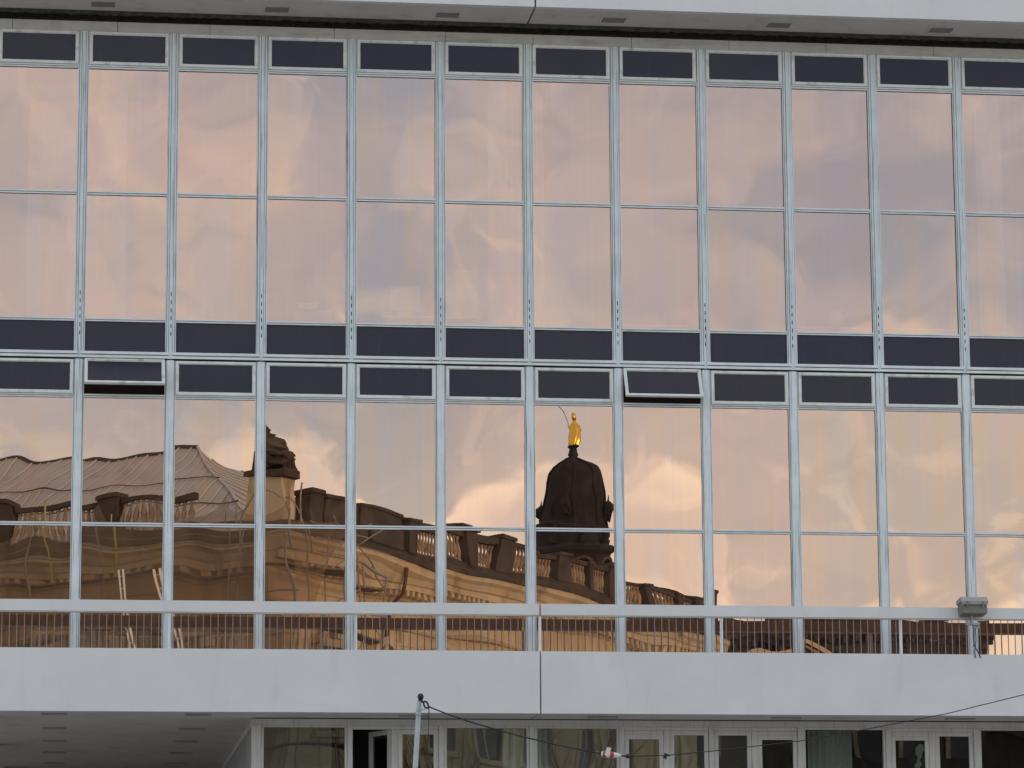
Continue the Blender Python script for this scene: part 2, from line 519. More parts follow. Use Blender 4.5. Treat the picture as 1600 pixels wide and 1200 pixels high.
def sash_mesh(wd, ht, fr, dp=0.05):
    k = ('s', round(wd, 3), round(ht, 3), fr, dp)
    if k not in CACHE:
        b = MB()
        X, e = wd / 2, 0.013
        b.box(-X, X, -dp, 0, -fr, 0).box(-X, X, -dp, 0, -ht, -ht + fr)
        b.box(-X, -X + fr, -dp + 0.002, 0, -ht + fr, -fr).box(X - fr, X, -dp + 0.002, 0, -ht + fr, -fr)
        # glazing bead, set back
        b.box(-X + fr, X - fr, -dp + 0.018, -0.004, -fr - e, -fr).box(-X + fr, X - fr, -dp + 0.018, -0.004, -ht + fr, -ht + fr + e)
        b.box(-X + fr, -X + fr + e, -dp + 0.020, -0.004, -ht + fr + e, -fr - e).box(X - fr - e, X - fr, -dp + 0.020, -0.004, -ht + fr + e, -fr - e)
        me = b.mesh('sash')
        me.materials.append(M['frame_s'])
        CACHE[k] = me
    return CACHE[k]


def vent(x0, x1, z0, z1, ang=0.0, fr=0.040):
    wd, ht = x1 - x0, z1 - z0
    s = obj('vent_sash', sash_mesh(wd, ht, fr), None, OFF, ((x0 + x1) / 2, -0.012, z1), rot=(-ang, 0, 0))
    k = ('vp', round(wd, 3), round(ht, 3))
    if k not in CACHE:
        me = MB().box(-wd / 2 + fr - 0.004, wd / 2 - fr + 0.004, -0.022, -0.014, -ht + fr - 0.004, -fr + 0.004).mesh('pane')
        me.materials.append(M['navy'])
        CACHE[k] = me
    obj('pane', CACHE[k], None, s, (0, 0, 0), local=True)
    if ang:
        s['label'] = 'top hung vent sash standing open'
    return s


PHI = {}
for k in range(B0, B1 + 1):
    x0, x1 = k * SP + HW, (k + 1) * SP - HW
    xc, wd = (x0 + x1) / 2, x1 - x0

    def pane(z0, z1, sl, ti, bo):
        obj('glass_pane', pane_mesh('glass_pane', wd + 0.02, z1 - z0 + 0.02, sl, ti, bo), 'mirror', OFF, (xc, 0.012, (z0 + z1) / 2))
    # upper storey, from the head down
    vent(x0 + 0.004, x1 - 0.004, 17.478, 18.046)
    transom(x0, x1, 17.414, 17.474)
    pane(15.305, 17.414, 0.0013, 0.0007, 0.0016)
    transom(x0, x1, 15.243, 15.305)
    pane(13.149, 15.243, 0.0013, 0.0007, 0.0016)
    transom(x0, x1, 13.094, 13.149)
    obj('spandrel_pane', boxmesh('spandrel_pane', wd + 0.02, 0.012, 0.53, 'navy'), None, OFF, (xc, 0.016, 12.836))
    transom(x0 - 0.062, x1 + 0.062, ZS, 12.578, y0=-0.074, mat='frame_h')     # projecting sill of the upper storey
    # lower storey
    vent(x0 + 0.004, x1 - 0.004, 11.872, 12.440, {0: R(35), 6: R(26)}.get(k, 0.0))
    transom(x0, x1, 11.810, 11.868)
    pane(9.735, 11.810, 0.0006 if k == 5 else 0.0007 if k < 2 else 0.0010, 0.0009, 0.0010)
    transom(x0, x1, 9.675, 9.735)
    pane(ZB, 9.675, 0.0010, 0.0009, 0.0010)

# head lintel of short stone lengths with recess above it
xs = [XL, -1.2, 0.55, 2.1, 4.2, 6.1, 7.6, 9.3, 11.0, 12.7, 14.6, 16.3, XR]
for a, b in zip(xs[:-1], xs[1:]):
    bx('lintel', a + 0.004, b - 0.004, -0.045, 0.30, ZT + 0.004, 18.225, 'lintel', OFF)
bx('shadow_gap', XL, XR, 0.22, 0.30, 18.23, 18.60, 'moss_shade', OFF)  # dark backing strip; the recess's shade is put into its colour
# mossy drip edge with ragged growth along the back of the soffit
moss_shade = MB()
x = XL
while x < XR:
    wdx = random.uniform(0.03, 0.10)
    moss_shade.box(x, x + wdx, -0.105, -0.055, 18.345 - random.uniform(0, 0.022), 18.43)
    x += wdx
obj('moss_edge', moss_shade, 'moss_shade', OFF)
# roof slab: fascia and soffit panels with an open joint at the sixth mullion
for a, b in ((XL - 1.5, 7.484), (7.516, XR + 1.5)):
    bx('roof_fascia', a, b, -1.10, -0.96, 18.405, 20.40, 'fascia', OFF)
    sof = bx('soffit_panel', a, b, -0.958, -0.06, 18.400, 18.52, 'soffit', OFF)
bx('roof_slab', XL - 1.5, XR + 1.5, -0.95, 14.0, 18.62, 20.30, 'soffit', OFF)
for q, x in enumerate((-2.55, 0.30, 3.20, 6.08, 8.92, 11.78, 14.62, 17.4)):
    l = MB()
    l.box(-0.20, 0.20, -0.15, 0.15, -0.004, 0.004)
    for sx in (-1, 1):
        l.box(sx * 0.215 - 0.015, sx * 0.215 + 0.015, -0.15, 0.15, -0.014, 0.004)
        l.box(-0.23, 0.23, sx * 0.165 - 0.015, sx * 0.165 + 0.015, -0.012, 0.003)
    lo = obj('soffit_light', l, 'soffit', OFF, (x, -0.52, 18.394))
    bx('diffuser', x - 0.195, x + 0.195, -0.665, -0.375, 18.382, 18.389, 'fixture', lo)

# balcony: parapet fascia, slab, handrail beam, posts and rods
for a, b in ((XL - 1.5, 7.488), (7.512, XR + 1.5)):
    bx('parapet_panel', a, b, -1.10, -0.95, 6.550, 7.558, 'fascia', OFF)
    bx('soffit_panel', a, b, -0.948, 0.02, 6.556, 6.72, 'soffit', OFF)
for a, b in ((XL - 1.5, 7.482), (7.518, XR + 1.5)):
    hb = MB()
    hb.prism([(-1.10, 8.150), (-0.985, 8.150), (-0.985, 8.325), (-1.10, 8.332)], a, b, 'x')
    obj('handrail', hb, 'fascia', OFF)
    bx('handrail_back_tint', a, b, -0.983, -0.965, 8.152, 8.322, 'back_tint', OFF)  # added strip; its brown stands for the rail's shaded back in the glass
    bx('handrail_flange', a, b, -1.085, -1.00, 8.132, 8.148, 'soffit', OFF)
bx('balcony_slab', XL - 1.5, XR + 1.5, -0.945, 0.0, 6.724, ZB - 0.02, 'fascia', OFF)
x, q = XL + 0.03, 0
while x < XR:
    if abs((x / 1.5) % 2 - 1) > 0.04:
        bx('railing_rod', x - 0.0055, x + 0.0055, -1.050, -1.039, 7.56, 8.131, 'rod', OFF)
    x += 0.1185
for k in range(B0, B1 + 2):
    if k % 2:
        bx('railing_post', k * SP - 0.022, k * SP + 0.022, -1.066, -1.020, 7.56, 8.131, 'frame', OFF)

# ground floor glazing: lintel bar, mullions, fixed and double windows; passage left of mullion 2
GZ1 = 6.538
bx('window_head', 3.0 - 0.12, XR, 0.005, 0.11, 6.435, GZ1, 'frame_low', OFF)
for k in range(2, B1 + 2):
    bx('mullion', k * SP - 0.042, k * SP + 0.042, -0.018, 0.10, 0.10, 6.434, 'frame_low', OFF)
CASE = {3: 'dark_open', 6: 'right', 7: 'left', 9: 'right', 11: 'left'}


def leaf(x0, x1, z0, z1, y=0.03, fr=0.075, ang=0.0, hinge='r'):
    wd, ht = x1 - x0, z1 - z0
    hx = x1 if hinge == 'r' else x0
    b = MB()
    sx = -wd if hinge == 'r' else 0
    b.box(sx, sx + wd, -0.03, 0.03, ht - fr, ht).box(sx, sx + wd, -0.03, 0.03, 0, fr)
    b.box(sx, sx + fr, -0.028, 0.03, fr, ht - fr).box(sx + wd - fr, sx + wd, -0.028, 0.03, fr, ht - fr)
    o = obj('casement', b, 'frame_low', OFF, (hx, y, z0), rot=(0, 0, ang))
    gme = MB().box(sx + fr - 0.003, sx + wd - fr + 0.003, 0.0, 0.008, fr, ht - fr)
    obj('pane', gme, 'clear', o, (0, 0, 0), local=True)
    return o


for k in range(2, B1 + 1):
    x0, x1 = k * SP + 0.045, (k + 1) * SP - 0.045
    if k in CASE:
        xm = (x0 + x1) / 2 + (-0.02 if CASE[k] != 'right' else 0.0)
        bx('window_post', xm - 0.05, xm + 0.05, -0.006, 0.09, 0.2, 6.37, 'frame_low', OFF)
        bx('window_frame', x0 + 0.002, x1 - 0.002, -0.002, 0.09, 6.372, 6.432, 'frame_low', OFF)
        zt = 6.368
        if CASE[k] == 'dark_open':
            leaf(x0 + 0.004, xm - 0.054, 1.0, zt, ang=R(-62))
            leaf(xm + 0.054, x1 - 0.004, 1.0, zt, hinge='l')
        else:
            dz = (0.07, 0.0) if CASE[k] == 'right' else (0.0, 0.07)
            for q, (fa, fb) in enumerate(((x0 + 0.004, xm - 0.054), (xm + 0.054, x1 - 0.004))):
                if dz[q]:
                    bx('window_frame', fa, fb, 0.006, 0.08, zt - dz[q] + 0.002, zt, 'frame_low', OFF)
            leaf(x0 + 0.004, xm - 0.054, 1.0, zt - dz[0], fr=0.07)
            leaf(xm + 0.054, x1 - 0.004, 1.0, zt - dz[1], fr=0.07, hinge='l')
    else:
        bx('window_frame', x0 + 0.001, x0 + 0.045, 0.0, 0.09, 0.2, 6.40, 'frame_low', OFF)
        bx('window_frame', x1 - 0.040, x1 - 0.001, 0.0, 0.09, 0.2, 6.40, 'frame_low', OFF)
        bx('window_frame', x0 + 0.001, x1 - 0.001, -0.004, 0.09, 6.402, 6.432, 'frame_low', OFF)
        obj('glass_pane', pane_mesh('glass_pane', x1 - x0 - 0.07, 6.2, 0.0012, 0.0006, 0.001, 12, 36), 'clear', OFF, ((x0 + x1) / 2, 0.05, 3.3))
bx('plinth', 3.0, XR, 0.0, 0.3, 0.0, 0.20, 'lintel', OFF)
bx('window_sill', 3.05, XR, -0.05, 0.28, 0.92, 0.99, 'frame_low', OFF)
# passage: ceiling, side glazing running back, columns
bx('passage_ceiling', XL - 1.5, 2.96, 0.022, 14.0, 6.552, 6.70, 'soffit', OFF)
bx('corner_post', 2.89, 3.00, -0.02, 0.10, 0.0, 6.433, 'frame_low', OFF)
bx('side_head', 2.90, 3.0, 0.112, 14.0, 6.43, 6.54, 'frame_low', OFF)
yy = 0.85
while yy < 14:
    bx('side_mullion', 2.90, 2.985, yy, yy + 0.07, 0.0, 6.428, 'frame_low', OFF)
    bx('side_pane', 2.952, 2.960, yy - 0.76, yy - 0.003, 0.0, 6.43, 'navy', OFF)
    yy += 0.83
for yy in (0.06, 5.6, 11.2):
    bx('column', -1.62, -1.30, yy, yy + 0.34, 0.0, 6.42, 'lintel', OFF)
    bx('column_head', -1.66, -1.26, yy - 0.03, yy + 0.37, 6.421, 6.551, 'lintel', OFF)
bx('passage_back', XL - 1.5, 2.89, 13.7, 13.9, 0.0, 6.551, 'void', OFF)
for x in (-0.30, 2.0):
    for yy in (-0.60, 2.1, 4.75, 7.4, 10.0):
        if yy > 0 or x > 1 or x < 0:
            bx('ceiling_lamp', x - 0.21, x + 0.21, yy - 0.055, yy + 0.055, 6.525, 6.549, 'fixture_pale', OFF)
for x in (5.5, 8.6, 11.66, 14.6, 17.6):
    bx('ceiling_lamp', x - 0.24, x + 0.24, -0.60, -0.46, 6.530, 6.553, 'fixture_pale', OFF)
# interior shell
bx('interior_back_wall', XL, XR, 4.3, 4.5, 12.60, 17.60, 'inner_wall', OFF)
bx('interior_ceiling', XL, XR, 0.31, 4.29, 17.56, 17.75, 'inner_ceil', OFF)
bx('floor_slab', XL, XR, 0.14, 13.9, 12.20, 12.60, 'inner_floor', OFF)
bx('interior_ledge', XL, XR, 0.06, 0.42, 13.06, 13.11, 'inner_ceil', OFF)
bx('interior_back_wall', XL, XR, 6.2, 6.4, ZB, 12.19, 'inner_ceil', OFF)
bx('floor_slab', 3.0, XR, 0.14, 13.9, 6.72, ZB - 0.01, 'inner_floor', OFF)
bx('floor_slab', XL, 2.99, 0.14, 13.9, 6.72, ZB - 0.01, 'inner_floor', OFF)
for wa, wb, wm in ((3.02, 4.4, 'inner_wall'), (4.402, 6.2, 'void'), (6.202, 11.9, 'inner_wall'), (11.902, XR, 'void')):  # black stretches put the dark of the rooms into the wall colour
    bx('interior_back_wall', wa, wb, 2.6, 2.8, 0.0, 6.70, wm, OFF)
bx('rear_wall', XL - 1.5, XR + 1.5, 13.92, 14.2, 0.0, 20.3, 'soffit', OFF)
for x in (XL - 0.2, XR + 0.05):
    bx('end_wall', x, x + 0.15, 0.1, 13.9, 6.72, 18.6, 'fascia', OFF)
bx('end_wall', XR + 0.05, XR + 0.2, 0.1, 13.9, 0, 6.70, 'fascia', OFF)


# ------------------------------------------------------------------ things behind the glass
def curtain(x0, x1, y, z0, z1, label, mat='curtain', grp=None):
    n = max(8, int((x1 - x0) / 0.022))
    b = MB()
    vs, fs = [], []
    for i in range(n + 1):
        x = x0 + (x1 - x0) * i / n
        dy = 0.035 * math.sin(i * 1.25) + 0.012 * math.sin(i * 0.37 + x)
        vs += [(x, y + dy, z0), (x, y + dy, z1)]
    fs = [(2 * i, 2 * i + 2, 2 * i + 3, 2 * i + 1) for i in range(n)]
    b.add(vs, fs)
    return tag(obj('curtain', b, mat), label, 'curtain', grp)


curtain(6.86, 7.40, 0.35, 12.7, 17.4, 'pale pleated curtain behind upper glass, left of the sixth mullion')
curtain(7.60, 7.82, 0.35, 12.7, 17.4, 'narrow pale curtain edge behind upper glass, right of the sixth mullion')
curtain(15.40, 15.85, 0.35, 12.7, 17.4, 'pale pleated curtain behind upper glass at the right edge')
curtain(-0.9, 0.75, 0.9, 12.7, 17.4, 'wide sheer curtain behind the upper leftmost panes')
curtain(7.05, 7.42, 0.30, 1.2, 6.5, 'pale green curtain behind ground floor glass, left of the mullion under the panel joint', 'curtain_low')
curtain(7.56, 7.80, 0.30, 1.2, 6.5, 'pale green curtain strip behind ground floor glass, right of the mullion under the panel joint', 'curtain_low')
curtain(12.30, 13.05, 0.8, 1.2, 6.5, 'grey green curtain behind the ground floor pane beside the rightmost double window', 'curtain_low')


def simple(name, label, cat, boxes, mat):
    t = thing(name, label, cat, (boxes[0][1], boxes[0][3], boxes[0][5]))
    for b in boxes:
        bx(b[0], *b[1:7], b[7] if len(b) > 7 else mat, t)
    return t


simple('printer', 'pale printer on the inner sill behind the upper glass of the fourth bay', 'printer',
       [('body', 3.55, 4.20, 0.30, 0.75, 13.115, 13.42), ('paper_tray', 3.62, 3.95, 0.22, 0.30, 13.42, 13.52), ('stand', 3.45, 4.35, 0.28, 0.9, 13.02, 13.113)], 'pale')
va = thing('vase', 'tall pale vase behind the upper glass at the right of the fourth bay', 'vase', (4.33, 0.5, 13.115))
obj('body', MB().lathe([(0.05, 0), (0.11, 0.08), (0.12, 0.2), (0.05, 0.33), (0.07, 0.42)], 12), 'pale', va, (4.33, 0.5, 13.115), smooth=True)
obj('flowers', MB().lathe([(0.03, 0), (0.10, 0.06), (0.12, 0.16), (0.04, 0.25)], 7), 'carton', va, (4.33, 0.5, 13.54))
simple('monitor', 'pale boxy monitor behind the upper glass of the fifth bay', 'monitor',
       [('screen', 5.24, 5.74, 0.85, 1.15, 13.55, 13.98), ('foot', 5.38, 5.60, 0.9, 1.1, 13.45, 13.55), ('desk_top', 5.1, 6.75, 0.75, 1.5, 13.41, 13.445)], 'pale')
simple('cabinet', 'upright pale cabinet behind the upper glass of the sixth bay', 'cabinet',
       [('body', 6.38, 6.74, 1.0, 1.5, 12.62, 14.32), ('door', 6.40, 6.55, 0.98, 0.998, 12.7, 14.25), ('door', 6.56, 6.72, 0.98, 0.998, 12.7, 14.25)], 'pale')
simple('low_cupboard', 'long low pale cupboard behind the upper glass of the eleventh bay', 'cupboard',
       [('body', 12.2, 15.2, 0.5, 0.9, 12.65, 13.30), ('top', 12.15, 15.25, 0.46, 0.94, 13.302, 13.34)], 'pale')
simple('low_cupboard', 'short low pale cupboard behind the upper glass of the eighth bay', 'cupboard',
       [('body', 9.2, 10.25, 0.5, 0.9, 12.65, 13.28), ('top', 9.15, 10.3, 0.46, 0.94, 13.282, 13.32)], 'pale')
vb = thing('vase', 'squat pale vase on the long cupboard behind the upper glass', 'vase', (12.95, 0.7, 13.342))
obj('body', MB().lathe([(0.07, 0), (0.15, 0.06), (0.15, 0.2), (0.10, 0.28), (0.12, 0.32)], 12), 'pale', vb, (12.95, 0.7, 13.342), smooth=True)
simple('carton', 'tall carton standing behind the upper glass near the right edge', 'carton',
       [('body', 15.0, 15.33, 0.95, 1.3, 12.62, 13.95), ('flap', 15.0, 15.33, 0.9, 0.948, 13.7, 13.96)], 'carton')


def radiator(x0, n, label):
    t = thing('radiator', label, 'radiator', (x0, 0.34, ZB), group='radiators behind the balcony glass')
    for i in range(n):
        bx('rib', x0 + i * 0.098, x0 + i * 0.098 + 0.055, 0.30, 0.42, ZB + 0.12, 7.985, 'radiator', t)
    bx('manifold', x0 - 0.02, x0 + n * 0.098, 0.34, 0.38, 7.93, 7.98, 'radiator', t)
    bx('manifold', x0 - 0.02, x0 + n * 0.098, 0.34, 0.38, ZB + 0.14, ZB + 0.19, 'radiator', t)


radiator(-0.68, 14, 'ribbed radiator behind the balcony glass of the leftmost bay')
radiator(1.02 - 0.94, 12, 'ribbed radiator behind the balcony glass of the second bay from left')
radiator(1.75, 11, 'ribbed radiator behind the balcony glass of the third bay from left')

st = MB()  # flat pale patch of ragged outline just inside the glass
pts = [(0.0, 0.30), (0.11, 0.42), (0.21, 0.40), (0.24, 0.26), (0.18, 0.16), (0.16, 0.05), (0.10, -0.02), (0.16, -0.13), (0.10, -0.24), (-0.02, -0.26), (-0.04, -0.16), (0.03, -0.08), (0.05, 0.06), (-0.01, 0.14)]
st.prism([(a * 0.62, b * 0.62) for a, b in pts][::-1], -0.002, 0.002, 'y')
tag(obj('window_patch', st, 'patch', None, (13.98, 0.075, 5.92)), 'pale ragged sticker on the dark ground floor window at right', 'patch')

# ------------------------------------------------------------------ floodlight on the handrail
FX = 14.665
fl = thing('floodlight', 'grey box floodlight clamped to the white balcony handrail at right', 'floodlight', (FX, -1.2, 8.12))
b = MB()
b.prism([(-1.44, 8.205), (-1.14, 8.175), (-1.12, 8.36), (-1.42, 8.40)], -0.205, 0.205, 'x')
obj('housing', b, 'flood', fl, (FX, 0, 0))
b = MB()
b.prism([(-1.455, 8.345), (-1.425, 8.405), (-1.10, 8.365), (-1.10, 8.44), (-1.40, 8.475), (-1.47, 8.40)], -0.222, 0.222, 'x')
obj('lid', b, 'flood_lid', fl, (FX - 0.004, 0, 0))
for sx in (-0.13, 0.13):
    bx('latch', FX + sx - 0.012, FX + sx + 0.012, -1.475, -1.45, 8.30, 8.40, 'flood', fl)
b = MB()
b.box(-0.02, 0.02, -1.24, -1.16, 8.05, 8.185).box(-0.09, 0.13, -1.22, -1.105, 8.035, 8.075)
obj('bracket', b, 'steel', fl, (FX, 0, 0))
bx('junction_box', FX + 0.03, FX + 0.15, -1.16, -1.11, 7.985, 8.032, 'flood_lid', fl)
obj('cable', MB().tube([(0.06, -1.13, 8.0), (0.05, -1.12, 7.85), (0.055, -1.112, 7.7), (0.13, -1.108, 7.58), (0.16, -1.108, 7.5)], 0.009, 5), 'black', fl, (FX, 0, 0))
obj('cable', MB().tube([(0.08, -1.13, 8.0), (0.085, -1.12, 7.8), (0.06, -1.115, 7.6), (0.07, -1.108, 7.5)], 0.008, 5), 'black', fl, (FX, 0, 0))

# ------------------------------------------------------------------ poles and span wire on the plaza
def pole(foot, top, label):
    foot, top = Vector(foot), Vector(top)
    H = top.z
    pl = thing('span_wire_pole', label, 'pole', tuple(foot))

    def at(zz):
        return foot.lerp(top, zz / H)
    obj('shaft', MB().tube([foot, at(H * 0.5), top], [0.045, 0.037, 0.028], 14), 'steel', pl, smooth=True)
    obj('ball_cap', MB().lathe([(0.004, -0.040), (0.024, -0.034), (0.036, -0.012), (0.037, 0.012), (0.026, 0.034), (0.006, 0.042)], 14), 'black', pl,
        tuple(top + Vector((0.016, 0, 0.052))), smooth=True)
    obj('neck', MB().tube([top + Vector((0.0, 0, -0.01)), top + Vector((0.010, 0, 0.03))], 0.018, 10), 'black', pl)
    c0 = at(H - 0.095)
    obj('clamp', MB().tube([c0 + Vector((0, 0, -0.014)), c0 + Vector((0.001, 0, 0.014))], 0.034, 14).tube([c0 + Vector((0.03, -0.01, 0)), c0 + Vector((0.075, -0.02, 0.0))], 0.008, 8), 'steel', pl)
    obj('clamp', MB().tube([at(H - 0.160), at(H - 0.146)], 0.034, 14), 'steel', pl)
    rc = top + Vector((0.078, -0.02, -0.040))
    ring = [rc + Vector((math.cos(i / 6 * math.pi) * 0.026 - math.sin(i / 6 * math.pi) * 0.012, 0, math.sin(i / 6 * math.pi) * 0.040)) for i in range(13)]
    obj('eye_loop', MB().tube(ring, 0.011, 8, caps=False).tube([top + Vector((0.012, -0.01, 0.012)), rc + Vector((-0.03, 0, 0.03))], 0.014, 8), 'black', pl, smooth=True)
    dr = [rc + Vector((0.030, 0, 0.0)), rc + Vector((0.034, 0, -0.09)), rc + Vector((0.022, 0, -0.4)), rc + Vector((0.0, 0, -0.8)), at(H * 0.6) + Vector((0.06, -0.02, 0))]
    obj('drop_cable', MB().tube(dr, 0.0065, 6), 'black', pl, smooth=True)
    return pl


PY = -16.5
pole((3.62, PY, 0), (3.942, PY, 5.324), 'slim leaning galvanised pole with a black ball cap at the bottom edge, left of centre')
pole((18.55, PY, 0), (18.45, PY, 7.42), 'tall galvanised pole beyond the right edge, holding the far end of the wire')
sw = thing('span_wire', 'dark span wire with a red and white insulator crossing in front of the ground floor', 'cable', (6.2, PY - 0.02, 4.70))
wy = PY - 0.02
left = [(4.05, wy, 5.262), (4.30, wy, 5.165), (4.579, wy, 5.074), (5.1, wy, 4.93), (5.6, wy, 4.815), (6.09, wy, 4.722)]
right = [(6.39, wy, 4.694), (6.858, wy, 4.708), (7.376, wy, 4.757), (8.451, wy, 4.882), (9.225, wy, 5.02), (10.238, wy, 5.215), (11.183, wy, 5.445), (13.0, wy, 5.90), (15.5, wy, 6.58), (18.46, wy, 7.38)]
obj('cable', MB().tube(left, 0.0085, 6), 'black', sw, smooth=True)
obj('cable', MB().tube(right, 0.0055, 6), 'black', sw, smooth=True)


def along(prof, a, b, n=14):
    """lathe laid from a to b"""
    a, b = Vector(a), Vector(b)
    q = (b - a).to_track_quat('Z', 'Y')
    L = (b - a).length
    m = MB().lathe([(r, t * L) for r, t in prof], n)
    m.v = [tuple(a + q @ Vector(p)) for p in m.v]
    return m


ia, ib = Vector((6.075, wy, 4.722)), Vector((6.31, wy, 4.70))
ins = obj('insulator', along([(0.012, 0), (0.034, 0.05), (0.038, 0.2), (0.036, 0.45), (0.034, 0.62), (0.026, 0.85), (0.014, 1.0)], ia, ib), 'white', sw, smooth=True)
obj('red_band', along([(0.036, 0), (0.040, 0.15), (0.040, 0.85), (0.036, 1)], ia.lerp(ib, 0.06), ia.lerp(ib, 0.24)), 'red', ins, smooth=True)
obj('red_band', along([(0.038, 0), (0.039, 0.15), (0.038, 0.85), (0.036, 1)], ia.lerp(ib, 0.44), ia.lerp(ib, 0.62)), 'red', ins, smooth=True)
bmk = MB().box(-0.026, 0.026, -0.045, -0.041, -0.04, 0.06)
obj('tag_plate', bmk, 'white', ins, (6.145, wy, 4.735), rot=(0, R(18), 0))
obj('fork', along([(0.010, 0), (0.010, 0.5), (0.024, 0.62), (0.030, 0.8), (0.014, 1.0)], (6.30, wy, 4.701), (6.42, wy, 4.694), 8), 'black', sw, smooth=True)
obj('clip', MB().box(-0.02, 0.02, -0.016, 0.016, -0.045, 0.016).tube([(0.01, 0, 0.0), (0.05, 0, 0.012)], 0.010, 6), 'black', sw, (6.84, wy, 4.712), rot=(0, R(20), 0))

# ------------------------------------------------------------------ the old palace across the square (seen in the mirror glass)
C0 = (7.19, -63.2, 0)
AX = Vector((-0.825, -0.5655, 0)).normalized()     # along the scaffolded front
PAL = thing('palace', 'cream sandstone palace with sooted balustrade and hipped roof, reflected in the lower glass', 'building', C0, math.atan2(AX.y, AX.x))
LX, LY, DW = 30.0, 35.6, 16.0


def P(name, mb, mat, parent=PAL, loc=(0, 0, 0), rot=(0, 0, 0), smooth=False):
    return obj(name, mb, mat, parent, loc, rot, local=True, smooth=smooth)


P('wall', MB().box(0, LX, 0, DW, 0, 17.4), 'cream')
P('wall', MB().box(0, 13, DW + 0.003, LY, 0, 17.4), 'cream')


def cornice_run(prof, x0, y0, x1, y1, nx, ny):
    """sweep (out,z) profile along a straight run; out points along (nx,ny)"""
    m = MB()
    n = len(prof)
    vs = [(x0 + o * nx, y0 + o * ny, zz) for o, zz in prof] + [(x1 + o * nx, y1 + o * ny, zz) for o, zz in prof]
    fs = [(i, (i + 1) % n, (i + 1) % n + n, i + n) for i in range(n)] + [tuple(range(n)), tuple(range(n, 2 * n))[::-1]]
    return m.add(vs, fs)


frieze = [(-0.2, 15.95), (0.10, 15.95), (0.16, 16.05), (0.10, 16.18), (0.06, 16.20), (0.06, 17.05), (0.14, 17.10), (0.20, 17.20), (-0.2, 17.20)]
corn = [(-0.2, 17.203), (0.30, 17.203), (0.36, 17.42), (0.62, 17.46), (0.62, 17.72), (0.70, 17.76), (0.78, 17.98), (0.92, 18.10), (0.92, 18.28), (-0.2, 18.28)]
cap = [(-0.2, 18.283), (1.00, 18.283), (1.00, 18.44), (0.80, 18.52), (0.55, 18.56), (0.55, 18.72), (-0.2, 18.72)]
for nm, prf, mt in (('frieze', frieze, 'cream'), ('cornice', corn, 'trim'), ('cornice_cap', cap, 'soot')):
    P(nm, cornice_run(prf, 0, -0.92, 0, LY + 0.5, -1, 0), mt)
    P(nm, cornice_run(prf, 0.003, 0, LX, 0, 0, -1), mt)
dme = MB().box(-0.12, 0.12, -0.12, 0.12, -0.12, 0.12).mesh('modillion')
dme.materials.append(M['trim'])
yy = 0.3
while yy < LY:
    P('modillion', dme, None, loc=(-0.47, yy, 17.33)); yy += 0.56
xx = 0.4
while xx < 16:
    P('modillion', dme, None, loc=(xx, -0.47, 17.33)); xx += 0.56
# architrave mouldings under the frieze
for zz, o in ((15.35, 0.10), (15.0, 0.06)):
    P('string_course', cornice_run([(-0.1, zz), (o, zz), (o + 0.06, zz + 0.10), (o, zz + 0.16), (-0.1, zz + 0.16)], 0, -0.1, 0, LY, -1, 0), 'trim')
    P('string_course', cornice_run([(-0.1, zz), (o, zz), (o + 0.06, zz + 0.10), (o, zz + 0.16), (-0.1, zz + 0.16)], 0.003, 0, LX, 0, 0, -1), 'trim')

# balustrade
bme = MB().lathe([(0.085, 0), (0.085, 0.08), (0.05, 0.11), (0.105, 0.30), (0.10, 0.42), (0.045, 0.66), (0.06, 0.72), (0.085, 0.78), (0.085, 0.84)], 7).mesh('baluster', True)
bme.materials.append(M['balu'])
PED = {}


def pedestal(px, py, wx, wy_, h=20.02):
    m = MB().box(-wx / 2, wx / 2, -wy_ / 2, wy_ / 2, 18.723, h - 0.16).box(-wx / 2 - 0.07, wx / 2 + 0.07, -wy_ / 2 - 0.07, wy_ / 2 + 0.07, h - 0.158, h)
    P('pedestal', m, 'soot', loc=(px, py, 0))


def rail(x0, x1, y0, y1):
    P('balustrade_rail', MB().box(x0, x1, y0, y1, 19.66, 19.86), 'soot')
    P('balustrade_base', MB().box(x0, x1, y0, y1, 18.723, 18.815), 'soot')


by = -0.30
# front along +Y (receding wing): a solid sooted parapet first, then open bays
P('parapet', MB().box(by - 0.2, by + 0.2, 1.2, 8.2, 18.723, 19.80), 'soot')
for yy, ww, hh in ((1.6, 1.1, 20.12), (3.4, 1.9, 20.02), (6.9, 2.3, 19.98), (9.0, 0.8, 19.95)):
    pedestal(by, yy, 0.62, ww, hh)
ys = [(9.4, 12.6), (13.3, 15.3), (16.7, 18.7), (19.1, 21.1), (22.2, 24.2), (24.6, 26.6), (27.7, 29.8), (30.2, 32.3), (33.0, 34.6)]
for a, b in ys:
    rail(by - 0.16, by + 0.16, a, b)
    yy = a + 0.17
    while yy < b - 0.1:
        P('baluster', bme, None, loc=(by, yy, 18.816)); yy += 0.30
for (a0, a1), (b0, b1) in zip(ys[:-1], ys[1:]):
    wdt = b0 - a1
    pedestal(by, (a1 + b0) / 2, 0.56, wdt, 20.02 if wdt > 0.6 else 19.90)
pedestal(by, 35.1, 0.7, 1.0, 20.2)
xs = [(3.0, 6.4), (7.4, 11.2), (12.2, 16.0), (17.0, 20.8), (21.8, 25.6)]
for a, b in xs:
    rail(a, b, by - 0.16, by + 0.16)
    xx = a + 0.17
    while xx < b - 0.1:
        P('baluster', bme, None, loc=(xx, by, 18.816)); xx += 0.31
for (a0, a1), (b0, b1) in zip(xs[:-1], xs[1:]):
    pedestal((a1 + b0) / 2, by, (b0 - a1) * 0.8, 0.56, 20.05)
